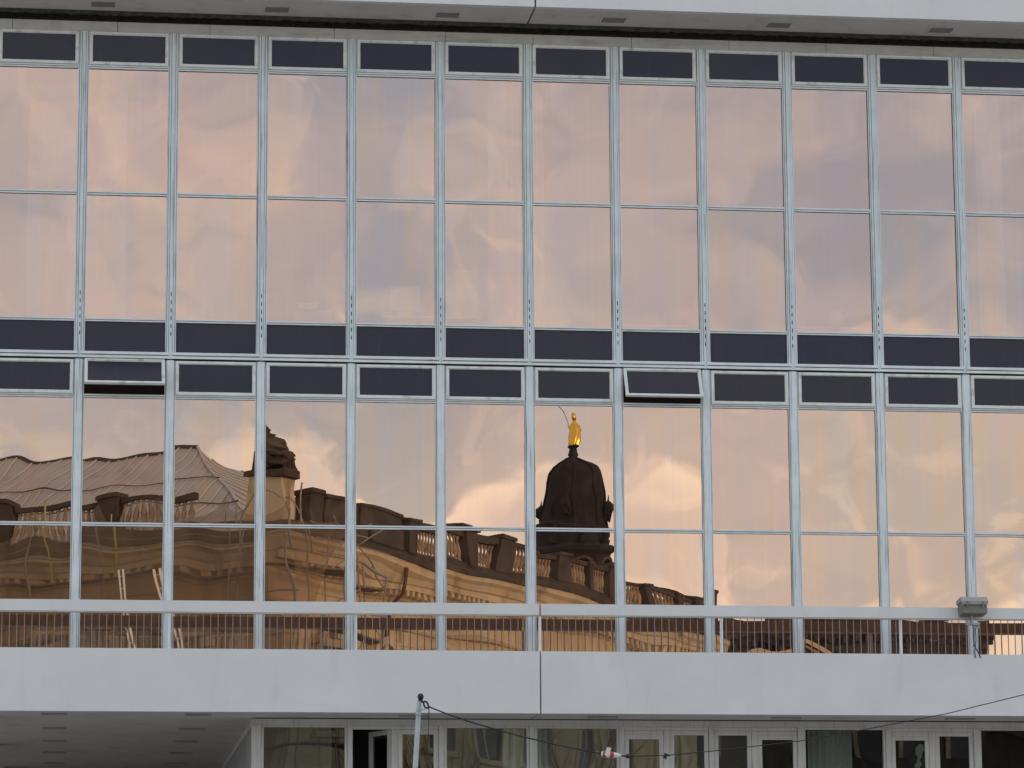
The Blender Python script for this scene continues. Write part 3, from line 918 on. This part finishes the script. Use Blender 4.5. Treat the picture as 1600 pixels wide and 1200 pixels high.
# corner attic carrying the trophy
P('attic_block', MB().box(-0.35, 0.75, -0.5, 0.35, 18.723, 20.30), 'trim')
P('attic_block', MB().box(-0.50, 0.90, -0.65, 0.45, 20.303, 20.52), 'soot')
# hipped roof with standing seams
EZ, RZ, wv = 18.3, 23.1, 8.0
rv = [(0.5, 0.5, EZ), (LX, 0.5, EZ), (LX, 15.5, EZ), (0.5, 15.5, EZ), (8.2, 8.0, RZ), (LX, 8.0, RZ)]
rm = MB().add(rv, [(0, 1, 5, 4), (2, 3, 4, 5), (3, 0, 4), (1, 2, 5), (3, 2, 1, 0)])
ROOF = P('roof', rm, 'roof')
slx = (RZ - EZ) / 7.5


def seam(a, b, r=0.035, mat='seam', nm='seam'):
    P(nm, MB().tube([Vector(a), Vector(b)], r, 4), mat, ROOF)


xx = 1.2
while xx < 24:
    t = min(1.0, (xx - 0.5) / 7.7)
    seam((xx, 0.5, EZ + 0.02), (xx, 0.5 + 7.5 * t, EZ + (RZ - EZ) * t + 0.02)); xx += 0.52
yy = 1.1
while yy < 15:
    t = 1 - abs(yy - 8.0) / 7.5
    seam((0.5, yy, EZ + 0.02), (0.5 + 7.7 * t, yy, EZ + (RZ - EZ) * t + 0.02)); yy += 0.62
seam((0.5, 0.5, EZ + 0.03), (8.2, 8.0, RZ + 0.03), 0.07)
seam((8.2, 8.0, RZ + 0.03), (LX, 8.0, RZ + 0.03), 0.08, 'seam_dark', 'ridge')
for t in (0.36, 0.62):
    seam((0.5 + 7.7 * t, 0.5 + 7.5 * t, EZ + (RZ - EZ) * t + 0.12), (LX, 0.5 + 7.5 * t, EZ + (RZ - EZ) * t + 0.12), 0.03, 'seam_dark', 'snow_guard')
rm2 = MB().add([(0.6, 16.2, 18.3), (12.5, 16.2, 18.3), (12.5, LY - 0.4, 18.3), (0.6, LY - 0.4, 18.3), (6.5, 18.0, 19.4), (6.5, LY - 2.2, 19.4)],
               [(0, 3, 5, 4), (1, 4, 5, 2), (0, 4, 1), (3, 2, 5), (0, 1, 2, 3)])
P('roof', rm2, 'roof')


# windows: surround, hood, pane, glazing bars
def win_meshes():
    W, H = 1.5, 3.0
    fr = MB()
    fr.box(-W / 2 - 0.28, -W / 2, -0.14, 0.02, 0, H).box(W / 2, W / 2 + 0.28, -0.14, 0.02, 0, H).box(-W / 2 - 0.28, W / 2 + 0.28, -0.145, 0.02, H + 0.002, H + 0.3)
    fr.box(-W / 2 - 0.42, W / 2 + 0.42, -0.30, 0.02, -0.22, -0.003)
    hood = MB()
    pr = []
    for i in range(13):
        a = math.pi * (0.18 + 0.64 * i / 12)
        pr.append((-math.cos(a) * 1.45, H - 0.28 + math.sin(a) * 1.15))
    inner = [(x * 0.80, H - 0.28 + (zz - H + 0.28) * 0.80) for x, zz in pr]
    hood.prism(pr + inner[::-1], -0.42, 0.0, 'y')
    hood.box(-1.35, -0.98, -0.38, 0, H + 0.06, H + 0.32).box(0.98, 1.35, -0.38, 0, H + 0.06, H + 0.32)
    hood.box(-0.16, 0.16, -0.36, 0, H + 0.31, H + 0.66)
    pn = MB().box(-W / 2, W / 2, -0.03, 0.0, 0, H)
    br = MB().box(-0.04, 0.04, -0.06, -0.031, 0, H).box(-W / 2, W / 2, -0.062, -0.033, H * 0.66, H * 0.66 + 0.09)
    out = []
    for nm, m, mt in (('window', fr, 'trim'), ('hood', hood, 'trim'), ('pane', pn, 'oldwin'), ('glazing_bar', br, 'oldframe')):
        me = m.mesh(nm)
        me.materials.append(M[mt])
        out.append(me)
    return out


WM = win_meshes()


def window(px, py, zz, rz, hood=True):
    o = P('window', WM[0], None, loc=(px, py, zz), rot=(0, 0, rz))
    if hood:
        P('hood', WM[1], None, o)
    P('pane', WM[2], None, o)
    P('glazing_bar', WM[3], None, o)


for zz in (11.7, 6.6, 1.4):
    yy = 3.4
    while yy < LY - 1.5:
        window(-0.003, yy, zz, R(-90), zz != 1.4); yy += 4.1
    xx = 3.6
    while xx < LX - 2:
        window(xx, -0.003, zz, 0, zz != 1.4); xx += 4.3
# rusty downpipe beside the second window
dp = [(-1.0, 7.6, 18.1), (-0.9, 7.6, 17.2), (-0.32, 7.65, 16.8), (-0.22, 7.65, 15.6), (-0.20, 7.65, 8.0), (-0.20, 7.65, 0.3)]
P('downpipe', MB().tube(dp, 0.10, 8), 'pipe', smooth=True)
P('pipe_bracket', MB().box(-0.36, 0.0, 7.5, 7.8, 16.0, 16.08), 'pipe')
# pilaster strips
pme = MB().box(-0.12, 0, -0.45, 0.45, 0, 15.9).mesh('pilaster')
pme.materials.append(M['trim'])
for yy in (1.2, 5.45, 9.55, 17.7, 25.9, 34.1):
    P('pilaster', pme, None, loc=(0, yy, 0))


def lump(mb, c, r, sq=(1, 1, 1), n=9, m=6, amp=0.25, seed=0):
    rr = random.Random(seed)
    vs, fs = [], []
    for j in range(m + 1):
        for i in range(n):
            th, ph = 2 * math.pi * i / n, math.pi * (j / m - 0.5)
            q = r * (1 + rr.uniform(-amp, amp))
            vs.append((c[0] + q * sq[0] * math.cos(ph) * math.cos(th), c[1] + q * sq[1] * math.cos(ph) * math.sin(th), c[2] + q * sq[2] * math.sin(ph)))
    for j in range(m):
        for i in range(n):
            fs.append((j * n + i, j * n + (i + 1) % n, (j + 1) * n + (i + 1) % n, (j + 1) * n + i))
    mb.add(vs, fs)


# stone trophy on the corner attic: heaped arms, shields and banners
tr = thing('stone_trophy', 'blackened carved stone trophy on the palace corner, reflected left of centre', 'sculpture', tuple(Vector(C0) + PAL.rotation_euler.to_matrix() @ Vector((0.15, -0.05, 20.52))), PAL.rotation_euler.z)
m = MB()
rr = random.Random(4)
for j in range(30):
    t = j / 29
    rad = 0.80 * (1 - t) ** 0.75
    a = rr.uniform(0, 6.28)
    lump(m, (rad * 0.55 * math.cos(a) + 0.25 * t, rad * 0.5 * math.sin(a), 0.10 + t * 1.75), 0.14 + 0.22 * (1 - t), (0.9, 0.8, rr.uniform(0.8, 1.4)), 7, 6, 0.45, j)
obj('carved_mass', m, 'soot', tr, local=True)
for j in range(30):                    # banner tips and leaf scrolls that break the outline
    a, t = rr.uniform(0, 6.28), rr.uniform(0.05, 1)
    p0 = Vector((0.5 * (1 - t) * math.cos(a) + 0.25 * t, 0.5 * (1 - t) * math.sin(a), 0.15 + 1.5 * t))
    dv = Vector((math.cos(a), math.sin(a), 0.35)) * rr.uniform(0.20, 0.36)
    obj('banner_tip', MB().tube([p0, p0 + dv * 0.7, p0 + dv + Vector((0, 0, -0.12))], [0.15, 0.11, 0.04], 5), 'soot', tr, local=True)

# ------------------------------------------------------------------ scaffolding on the palace corner
sc = thing('scaffolding', 'tube scaffolding with brown debris net round the palace corner, reflected at left', 'scaffold', C0, PAL.rotation_euler.z)


def SC(name, mb, mat, smooth=False):
    return obj(name, mb, mat, sc, local=True, smooth=smooth)


def bar(a, b, r=0.030, mat='scaf', nm='tube'):
    SC(nm, MB().tube([a, b], r, 5), mat)


xs = [-1.6, 0.6, 3.4, 6.2, 9.0, 11.8, 14.6, 17.4]
for i, x in enumerate(xs):
    bar((x, -1.25, 0), (x, -1.25, 19.9 if i % 2 == 0 else 19.3), 0.034, 'scafy' if i in (2, 3, 4, 5) else 'scaf', 'standard')
    bar((x, -2.1, 0), (x, -2.1, 18.9), 0.030, 'scaf', 'standard')
for y in (0.9, 2.4, 4.0):
    bar((-1.25, y, 0), (-1.25, y, 18.5 - 0.2 * y), 0.030, 'scaf', 'standard')
    bar((-2.0, y, 0), (-2.0, y, 17.9 - 0.1 * y), 0.030, 'scaf', 'standard')
for z_ in (3, 5, 7, 9, 11, 13, 15.0, 17.0):
    SC('plank', MB().box(-1.7, 17.6, -2.05, -1.3, z_, z_ + 0.05), 'plank')
    SC('plank', MB().box(-2.0, -1.3, -1.28, 4.2, z_ + 0.003, z_ + 0.053), 'plank')
    for o in (0.5, 1.0):
        bar((-1.7, -2.1, z_ + o), (17.6, -2.1, z_ + o), 0.024, 'scaf', 'ledger')
        bar((-2.0, -1.3, z_ + o), (-2.0, 4.2, z_ + o), 0.024, 'scaf', 'ledger')
    bar((-2.02, -1.2, z_), (-2.02, 2.4, z_ + 1.9), 0.024, 'scaf', 'brace')
    bar((-2.0, 4.0, z_ + 0.05), (-2.0, 1.0, z_ + 1.9), 0.022, 'scaf', 'brace')
    bar((-1.25, 0.9, z_), (-2.0, 4.0, z_ + 1.8), 0.022, 'scaf', 'brace')
bar((-2.0, -1.4, 18.4), (-2.0, 3.0, 18.4), 0.024, 'scaf', 'ledger')
# hoops over the corner
for k in range(2):
    pts = [(-1.3 + 0.9 * k, -1.2 + 2.4 * math.sin(math.pi * i / 12) * 0.0 - 0.2, 18.2 + 0 * i) for i in range(1)]
    arc = [(-1.2 + 1.8 * (1 - math.cos(math.pi * i / 14)) * 0.5, -1.2 + k * 0.9, 17.6 + 2.1 * math.sin(math.pi * i / 14)) for i in range(15)]
    SC('hoop', MB().tube(arc, 0.03, 5), 'scaf')
# debris net: hangs from the standards in shallow scallops
nv, nf = [], []
NX, NZ = 96, 22
for i in range(NX + 1):
    x = -1.75 + 19.2 * i / NX
    # sag between hang points
    j = max(k for k in range(len(xs)) if xs[k] <= x + 0.2) if x + 0.2 >= xs[0] else 0
    x_a = xs[j]; x_b = xs[j + 1] if j + 1 < len(xs) else xs[j] + 2.8
    u = min(1, max(0, (x - x_a) / (x_b - x_a)))
    ztop = 19.45 - 0.75 * (4 * u * (1 - u)) ** 0.6
    for k in range(NZ + 1):
        v = k / NZ
        fold = 0.10 * math.sin(x * 2.3 + v * 3) * (1 - v * 0.4) + 0.05 * math.sin(x * 6.1)
        nv.append((x, -2.22 - fold - 0.12 * math.sin(v * 5), ztop * (1 - v) + 2.0 * v))
for i in range(NX):
    for k in range(NZ):
        a = i * (NZ + 1) + k
        nf.append((a, a + NZ + 1, a + NZ + 2, a + 1))
SC('debris_net', MB().add(nv, nf), 'net', True)
# loose net corner flying off the end
nv, nf = [], []
for i in range(11):
    for k in range(13):
        u, v = i / 10, k / 12
        nv.append((-1.75 - 0.45 * u - 0.1 * math.sin(v * 6 + u * 2), -2.2 + 2.9 * u * (1 - 0.9 * v), 18.3 + 0.35 * u - 3.6 * v * (1 - 0.1 * u)))
for i in range(10):
    for k in range(12):
        a = i * 13 + k
        nf.append((a, a + 13, a + 14, a + 1))
SC('debris_net', MB().add(nv, nf), 'net', True)
for q, (xx, lab) in enumerate(((4.55, 'pale ladder leaning on the scaffolding, reflected in the second bay from left'), (2.75, 'pale ladder leaning on the scaffolding, reflected in the third bay from left'))):
    la = thing('rails', lab, 'rails', tuple(Vector(C0) + PAL.rotation_euler.to_matrix() @ Vector((xx, -2.9, 12.0))), PAL.rotation_euler.z)  # made-up rails and rungs standing in for unidentified pale diagonals
    tp = 17.2 - q * 0.3
    for o in (0.0, 0.20):
        obj('stile', MB().tube([(-1.7 + o, -0.35, 0), (0.35 + o, 0.25, tp - 12.0)], 0.045, 5), 'alu', la, local=True)
    for s_ in range(9):
        t = (s_ + 0.5) / 9
        p = Vector((-1.7, -0.35, 0)).lerp(Vector((0.35, 0.25, tp - 12.0)), t)
        obj('rung', MB().tube([p, p + Vector((0.20, 0, 0))], 0.022, 5), 'alu', la, local=True)

# ------------------------------------------------------------------ dark tower with dome behind the palace
TX, TY = 44.1, -243.3
tw = thing('tower', 'blackened stone tower with a bell shaped dome, reflected right of centre', 'tower', (TX, TY, 0))
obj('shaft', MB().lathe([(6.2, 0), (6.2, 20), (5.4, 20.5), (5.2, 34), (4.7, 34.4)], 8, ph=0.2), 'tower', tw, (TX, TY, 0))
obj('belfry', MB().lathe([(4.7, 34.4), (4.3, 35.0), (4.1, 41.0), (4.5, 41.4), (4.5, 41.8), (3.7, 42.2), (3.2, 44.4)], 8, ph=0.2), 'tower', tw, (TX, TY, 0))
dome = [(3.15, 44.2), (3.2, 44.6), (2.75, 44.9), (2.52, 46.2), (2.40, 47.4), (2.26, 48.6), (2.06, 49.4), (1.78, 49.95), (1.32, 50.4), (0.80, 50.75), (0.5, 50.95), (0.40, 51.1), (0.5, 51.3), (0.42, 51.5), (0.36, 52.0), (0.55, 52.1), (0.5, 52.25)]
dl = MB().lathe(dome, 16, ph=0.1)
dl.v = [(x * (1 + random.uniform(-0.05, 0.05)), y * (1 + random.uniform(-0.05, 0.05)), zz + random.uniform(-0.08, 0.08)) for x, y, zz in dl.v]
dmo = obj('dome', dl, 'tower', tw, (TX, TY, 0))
for i in range(8):
    th = 2 * math.pi * i / 8 + 0.1
    pts = [(math.cos(th) * (r + 0.03), math.sin(th) * (r + 0.03), zz) for r, zz in dome[2:11]]
    obj('rib', MB().tube(pts, 0.13, 5), 'tower', dmo, (TX, TY, 0))
for i in range(8):
    th = 2 * math.pi * (i + 0.5) / 8 + 0.2
    a = (TX + math.cos(th) * 3.9, TY + math.sin(th) * 3.9, 0)
    # arched opening with hood on each face of the belfry
    hood = MB()
    pr = [(-math.cos(math.pi * k / 10) * 1.35, 39.6 + math.sin(math.pi * k / 10) * 1.1) for k in range(11)]
    inn = [(x * 0.74, 39.6 + (zz - 39.6) * 0.74) for x, zz in pr]
    hood.prism(pr + inn[::-1], -0.45, 0.35, 'y')
    hood.box(-1.3, -0.95, -0.35, 0.35, 35.4, 39.6).box(0.95, 1.3, -0.35, 0.35, 35.4, 39.6)
    obj('arch_hood', hood, 'soot', tw, a, rot=(0, 0, th + math.pi / 2))
    obj('finial', MB().lathe([(0.32, 0), (0.34, 0.5), (0.14, 0.7), (0.30, 1.0), (0.26, 1.3), (0.08, 1.6), (0.12, 1.75), (0.02, 2.3)], 7), 'tower', tw, (TX + math.cos(th) * 3.7, TY + math.sin(th) * 3.7, 42.3))
for i in range(4):
    th = math.pi / 2 * i + 0.35
    lump_m = MB()
    lump(lump_m, (0, 0, 0), 0.55, (1, 1, 1.2), 8, 6, 0.2, 50 + i)
    lump_m.lathe([(0.3, 0.3), (0.1, 0.7), (0.02, 1.2)], 6)
    obj('dome_crocket', lump_m, 'tower', tw, (TX + math.cos(th) * 2.85, TY + math.sin(th) * 2.85, 46.0))

# gilded figure on the dome
gs = thing('gilded_statue', 'gilded robed statue with a thin staff on top of the dark reflected dome', 'statue', (TX, TY, 52.25), R(-160))
vs = [(0, 0, 1.20), (0, 0, 1.45), (0.03, 0, 1.75), (0.03, 0.02, 1.95), (0.04, 0.04, 2.16),
      (0.32, 0.0, 1.70), (0.52, 0.08, 1.62), (0.56, 0.20, 1.92), (-0.26, 0.02, 1.68), (-0.40, 0.12, 1.38), (-0.30, 0.30, 1.18),
      (0.14, 0, 1.05), (0.16, 0.05, 0.55), (0.14, 0.0, 0.08), (-0.14, 0, 1.05), (-0.14, 0.10, 0.55), (-0.16, -0.02, 0.08), (0.16, 0.2, 0.05), (-0.15, 0.2, 0.05)]
es = [(0, 1), (1, 2), (2, 3), (3, 4), (2, 5), (5, 6), (6, 7), (2, 8), (8, 9), (9, 10), (0, 11), (11, 12), (12, 13), (0, 14), (14, 15), (15, 16), (13, 17), (16, 18)]
rd = [0.22, 0.20, 0.24, 0.09, 0.15, 0.11, 0.08, 0.06, 0.11, 0.085, 0.06, 0.17, 0.12, 0.08, 0.17, 0.12, 0.08, 0.06, 0.06]
me = bpy.data.meshes.new('body')
me.from_pydata(vs, es, [])
body = obj('body', me, 'gold', gs, local=True)
md = body.modifiers.new('skin', 'SKIN')
sv = me.skin_vertices[0].data
for i, r in enumerate(rd):
    sv[i].radius = (r, r * (0.8 if i < 3 else 1))
sv[0].use_root = True
body.modifiers.new('sub', 'SUBSURF').levels = 2
body.modifiers['sub'].render_levels = 2
robe = MB()
prof = [(0.52, 0.0), (0.58, 0.35), (0.56, 0.75), (0.50, 1.10), (0.42, 1.40), (0.42, 1.65), (0.26, 1.86)]
n = 30
rvs, rfs = [], []
for r, zz in prof:
    for k in range(n):
        th = 2 * math.pi * k / n
        q = r * (1 + 0.13 * math.sin(th * 6 + zz * 1.6) * (1.25 - zz / 2)) * (1.08 if math.sin(th) < 0 else 0.95)
        rvs.append((q * math.cos(th) * 0.92 + 0.05 * zz * 0.2, q * math.sin(th) * 0.8, zz))
for i in range(len(prof) - 1):
    for k in range(n):
        rfs.append((i * n + k, i * n + (k + 1) % n, (i + 1) * n + (k + 1) % n, (i + 1) * n + k))
obj('robe', robe.add(rvs, rfs), 'gold', gs, local=True, smooth=True)
obj('hair', MB().lathe([(0.10, 2.02), (0.16, 2.10), (0.17, 2.20), (0.13, 2.31), (0.03, 2.36)], 10, (0.03, -0.02, 0)), 'gold', gs, local=True, smooth=True)
obj('staff', MB().tube([(0.48, 0.22, 1.5), (0.56, 0.22, 1.92), (0.86, 0.30, 2.45), (1.45, 0.42, 3.0)], [0.022, 0.022, 0.026, 0.03], 6), 'soot', gs, local=True)

# ------------------------------------------------------------------ dark carved building further along
DX0, DX1, DY, DZ = 33.5, 51.6, -133.3, 23.75
db = thing('dark_stone_building', 'dark stone building with carved attic and arched gable, reflected behind the balcony rail at right', 'building', ((DX0 + DX1) / 2, DY, 0))


def DB(nm, mb, mat, parent=db):
    return obj(nm, mb, mat, parent, (0, 0, 0))


DB('wall', MB().box(DX0, DX1, DY - 14, DY, 0, 22.9), 'soot')
DB('cornice', cornice_run([(-0.2, 22.6), (0.25, 22.6), (0.4, 22.8), (0.75, 22.95), (0.75, 23.15), (0.95, 23.25), (0.95, 23.42), (-0.2, 23.42)], DX0 - 0.6, DY, DX1 + 0.3, DY, 0, 1), 'soot')
for a, b, h in ((39.2, 41.2, 23.98), (44.8, 47.4, 23.95), (36.0, 37.2, 23.9), (50.2, 51.7, 23.98)):
    DB('attic_block', MB().box(a, b, DY - 0.6, DY + 0.5, 23.425, h), 'soot')
for k in range(28):
    x = DX0 + 0.5 + k * 0.64
    DB('bracket', MB().box(x - 0.14, x + 0.14, DY + 0.003, DY + 0.55, 22.32, 22.597), 'soot')
DB('side_wing', MB().box(DX1 + 0.003, DX1 + 26, DY - 12, DY - 1.0, 0, 17.2), 'soot')
DB('side_cornice', MB().box(DX1 + 0.003, DX1 + 26.3, DY - 0.997, DY - 0.4, 17.2, 17.9), 'soot')
# arched gable over the portal with carved relief
pr = [(39.7 - math.cos(math.pi * k / 16) * 3.6, 19.6 + math.sin(math.pi * k / 16) * 2.75) for k in range(17)]
inn = [(39.7 + (x - 39.7) * 0.86, 19.6 + (zz - 19.6) * 0.86) for x, zz in pr]
DB('arched_gable', MB().prism(pr + inn[::-1], DY + 0.004, DY + 0.62, 'y'), 'trim')
inn2 = [(39.7 + (x - 39.7) * 0.72, 19.6 + (zz - 19.6) * 0.72) for x, zz in pr]
inn1 = [(39.7 + (x - 39.7) * 0.80, 19.6 + (zz - 19.6) * 0.80) for x, zz in pr]
DB('arched_gable', MB().prism(inn1 + inn2[::-1], DY + 0.004, DY + 0.40, 'y'), 'balu')
rel = MB()
rr = random.Random(9)
for k in range(70):
    x = rr.uniform(DX0 + 0.4, DX1 - 0.4)
    lump(rel, (x, DY + 0.1, rr.uniform(19.4, 22.2)), rr.uniform(0.14, 0.42), (1.3, 0.6, 0.8), 7, 5, 0.3, 100 + k)
tag(DB('carved_relief', rel, 'soot'), kind='stuff')
for x in (35.2, 44.5, 47.2, 49.9):
    o = DB('window', MB().box(x - 0.95, x - 0.7, DY + 0.003, DY + 0.2, 16, 19.3).box(x + 0.7, x + 0.95, DY + 0.003, DY + 0.2, 16, 19.3).box(x - 1.1, x + 1.1, DY + 0.003, DY + 0.32, 19.303, 19.7), 'balu')
    DB('pane', MB().box(x - 0.698, x + 0.698, DY + 0.003, DY + 0.04, 16, 19.3), 'oldwin', o)

# ------------------------------------------------------------------ bare trees on the square
def tree(base, H, seed, label):
    rr = random.Random(seed)
    t = thing('bare_tree', label, 'tree', base, group='bare trees on the square')
    trunk, limbs, twigs = MB(), MB(), MB()

    def grow(p, dv, L, r, lev):
        n = 5
        pts, rs = [p], [r]
        for i in range(n):
            dv = (dv + Vector((rr.uniform(-1, 1), rr.uniform(-1, 1), rr.uniform(-0.3, 0.7))) * (0.10 + 0.05 * lev)).normalized()
            p = p + dv * (L / n)
            pts.append(p)
            rs.append(r * (1 - 0.5 * (i + 1) / n))
        (trunk if lev == 0 else limbs if lev < 3 else twigs).tube(pts, rs, 9 if lev == 0 else 6 if lev < 3 else 4)
        if lev >= 5:
            return
        for q in range(5 if lev == 0 else rr.choice((3, 3, 4))):
            i = rr.randint(2, n) if q else n
            ax = Vector((rr.uniform(-1, 1), rr.uniform(-1, 1), rr.uniform(0.1, 0.9))).normalized()
            grow(pts[i], (dv * 0.75 + ax * 0.8).normalized(), L * rr.uniform(0.56, 0.74), rs[i] * 0.72, lev + 1)
    grow(Vector((0, 0, 0)), Vector((0, 0, 1)), H * 0.34, H * 0.022, 0)
    obj('trunk', trunk, 'bark', t, base)
    obj('limbs', limbs, 'bark', t, base)
    tag(obj('twigs', twigs, 'bark', t, base), kind='stuff')


tree((15.8, -43.2, 0), 14.4, 3, 'bare tree with dark wavy limbs, reflected in the ground floor right of centre')
tree((20.9, -40.5, 0), 13.6, 8, 'bare spreading tree, reflected in the ground floor glass at right')
tree((27.2, -38.5, 0), 13.4, 21, 'bare tree, reflected in the ground floor glass at the right edge')
tree((10.3, -48.4, 0), 13.4, 15, 'bare tree, reflected in the ground floor glass left of centre')
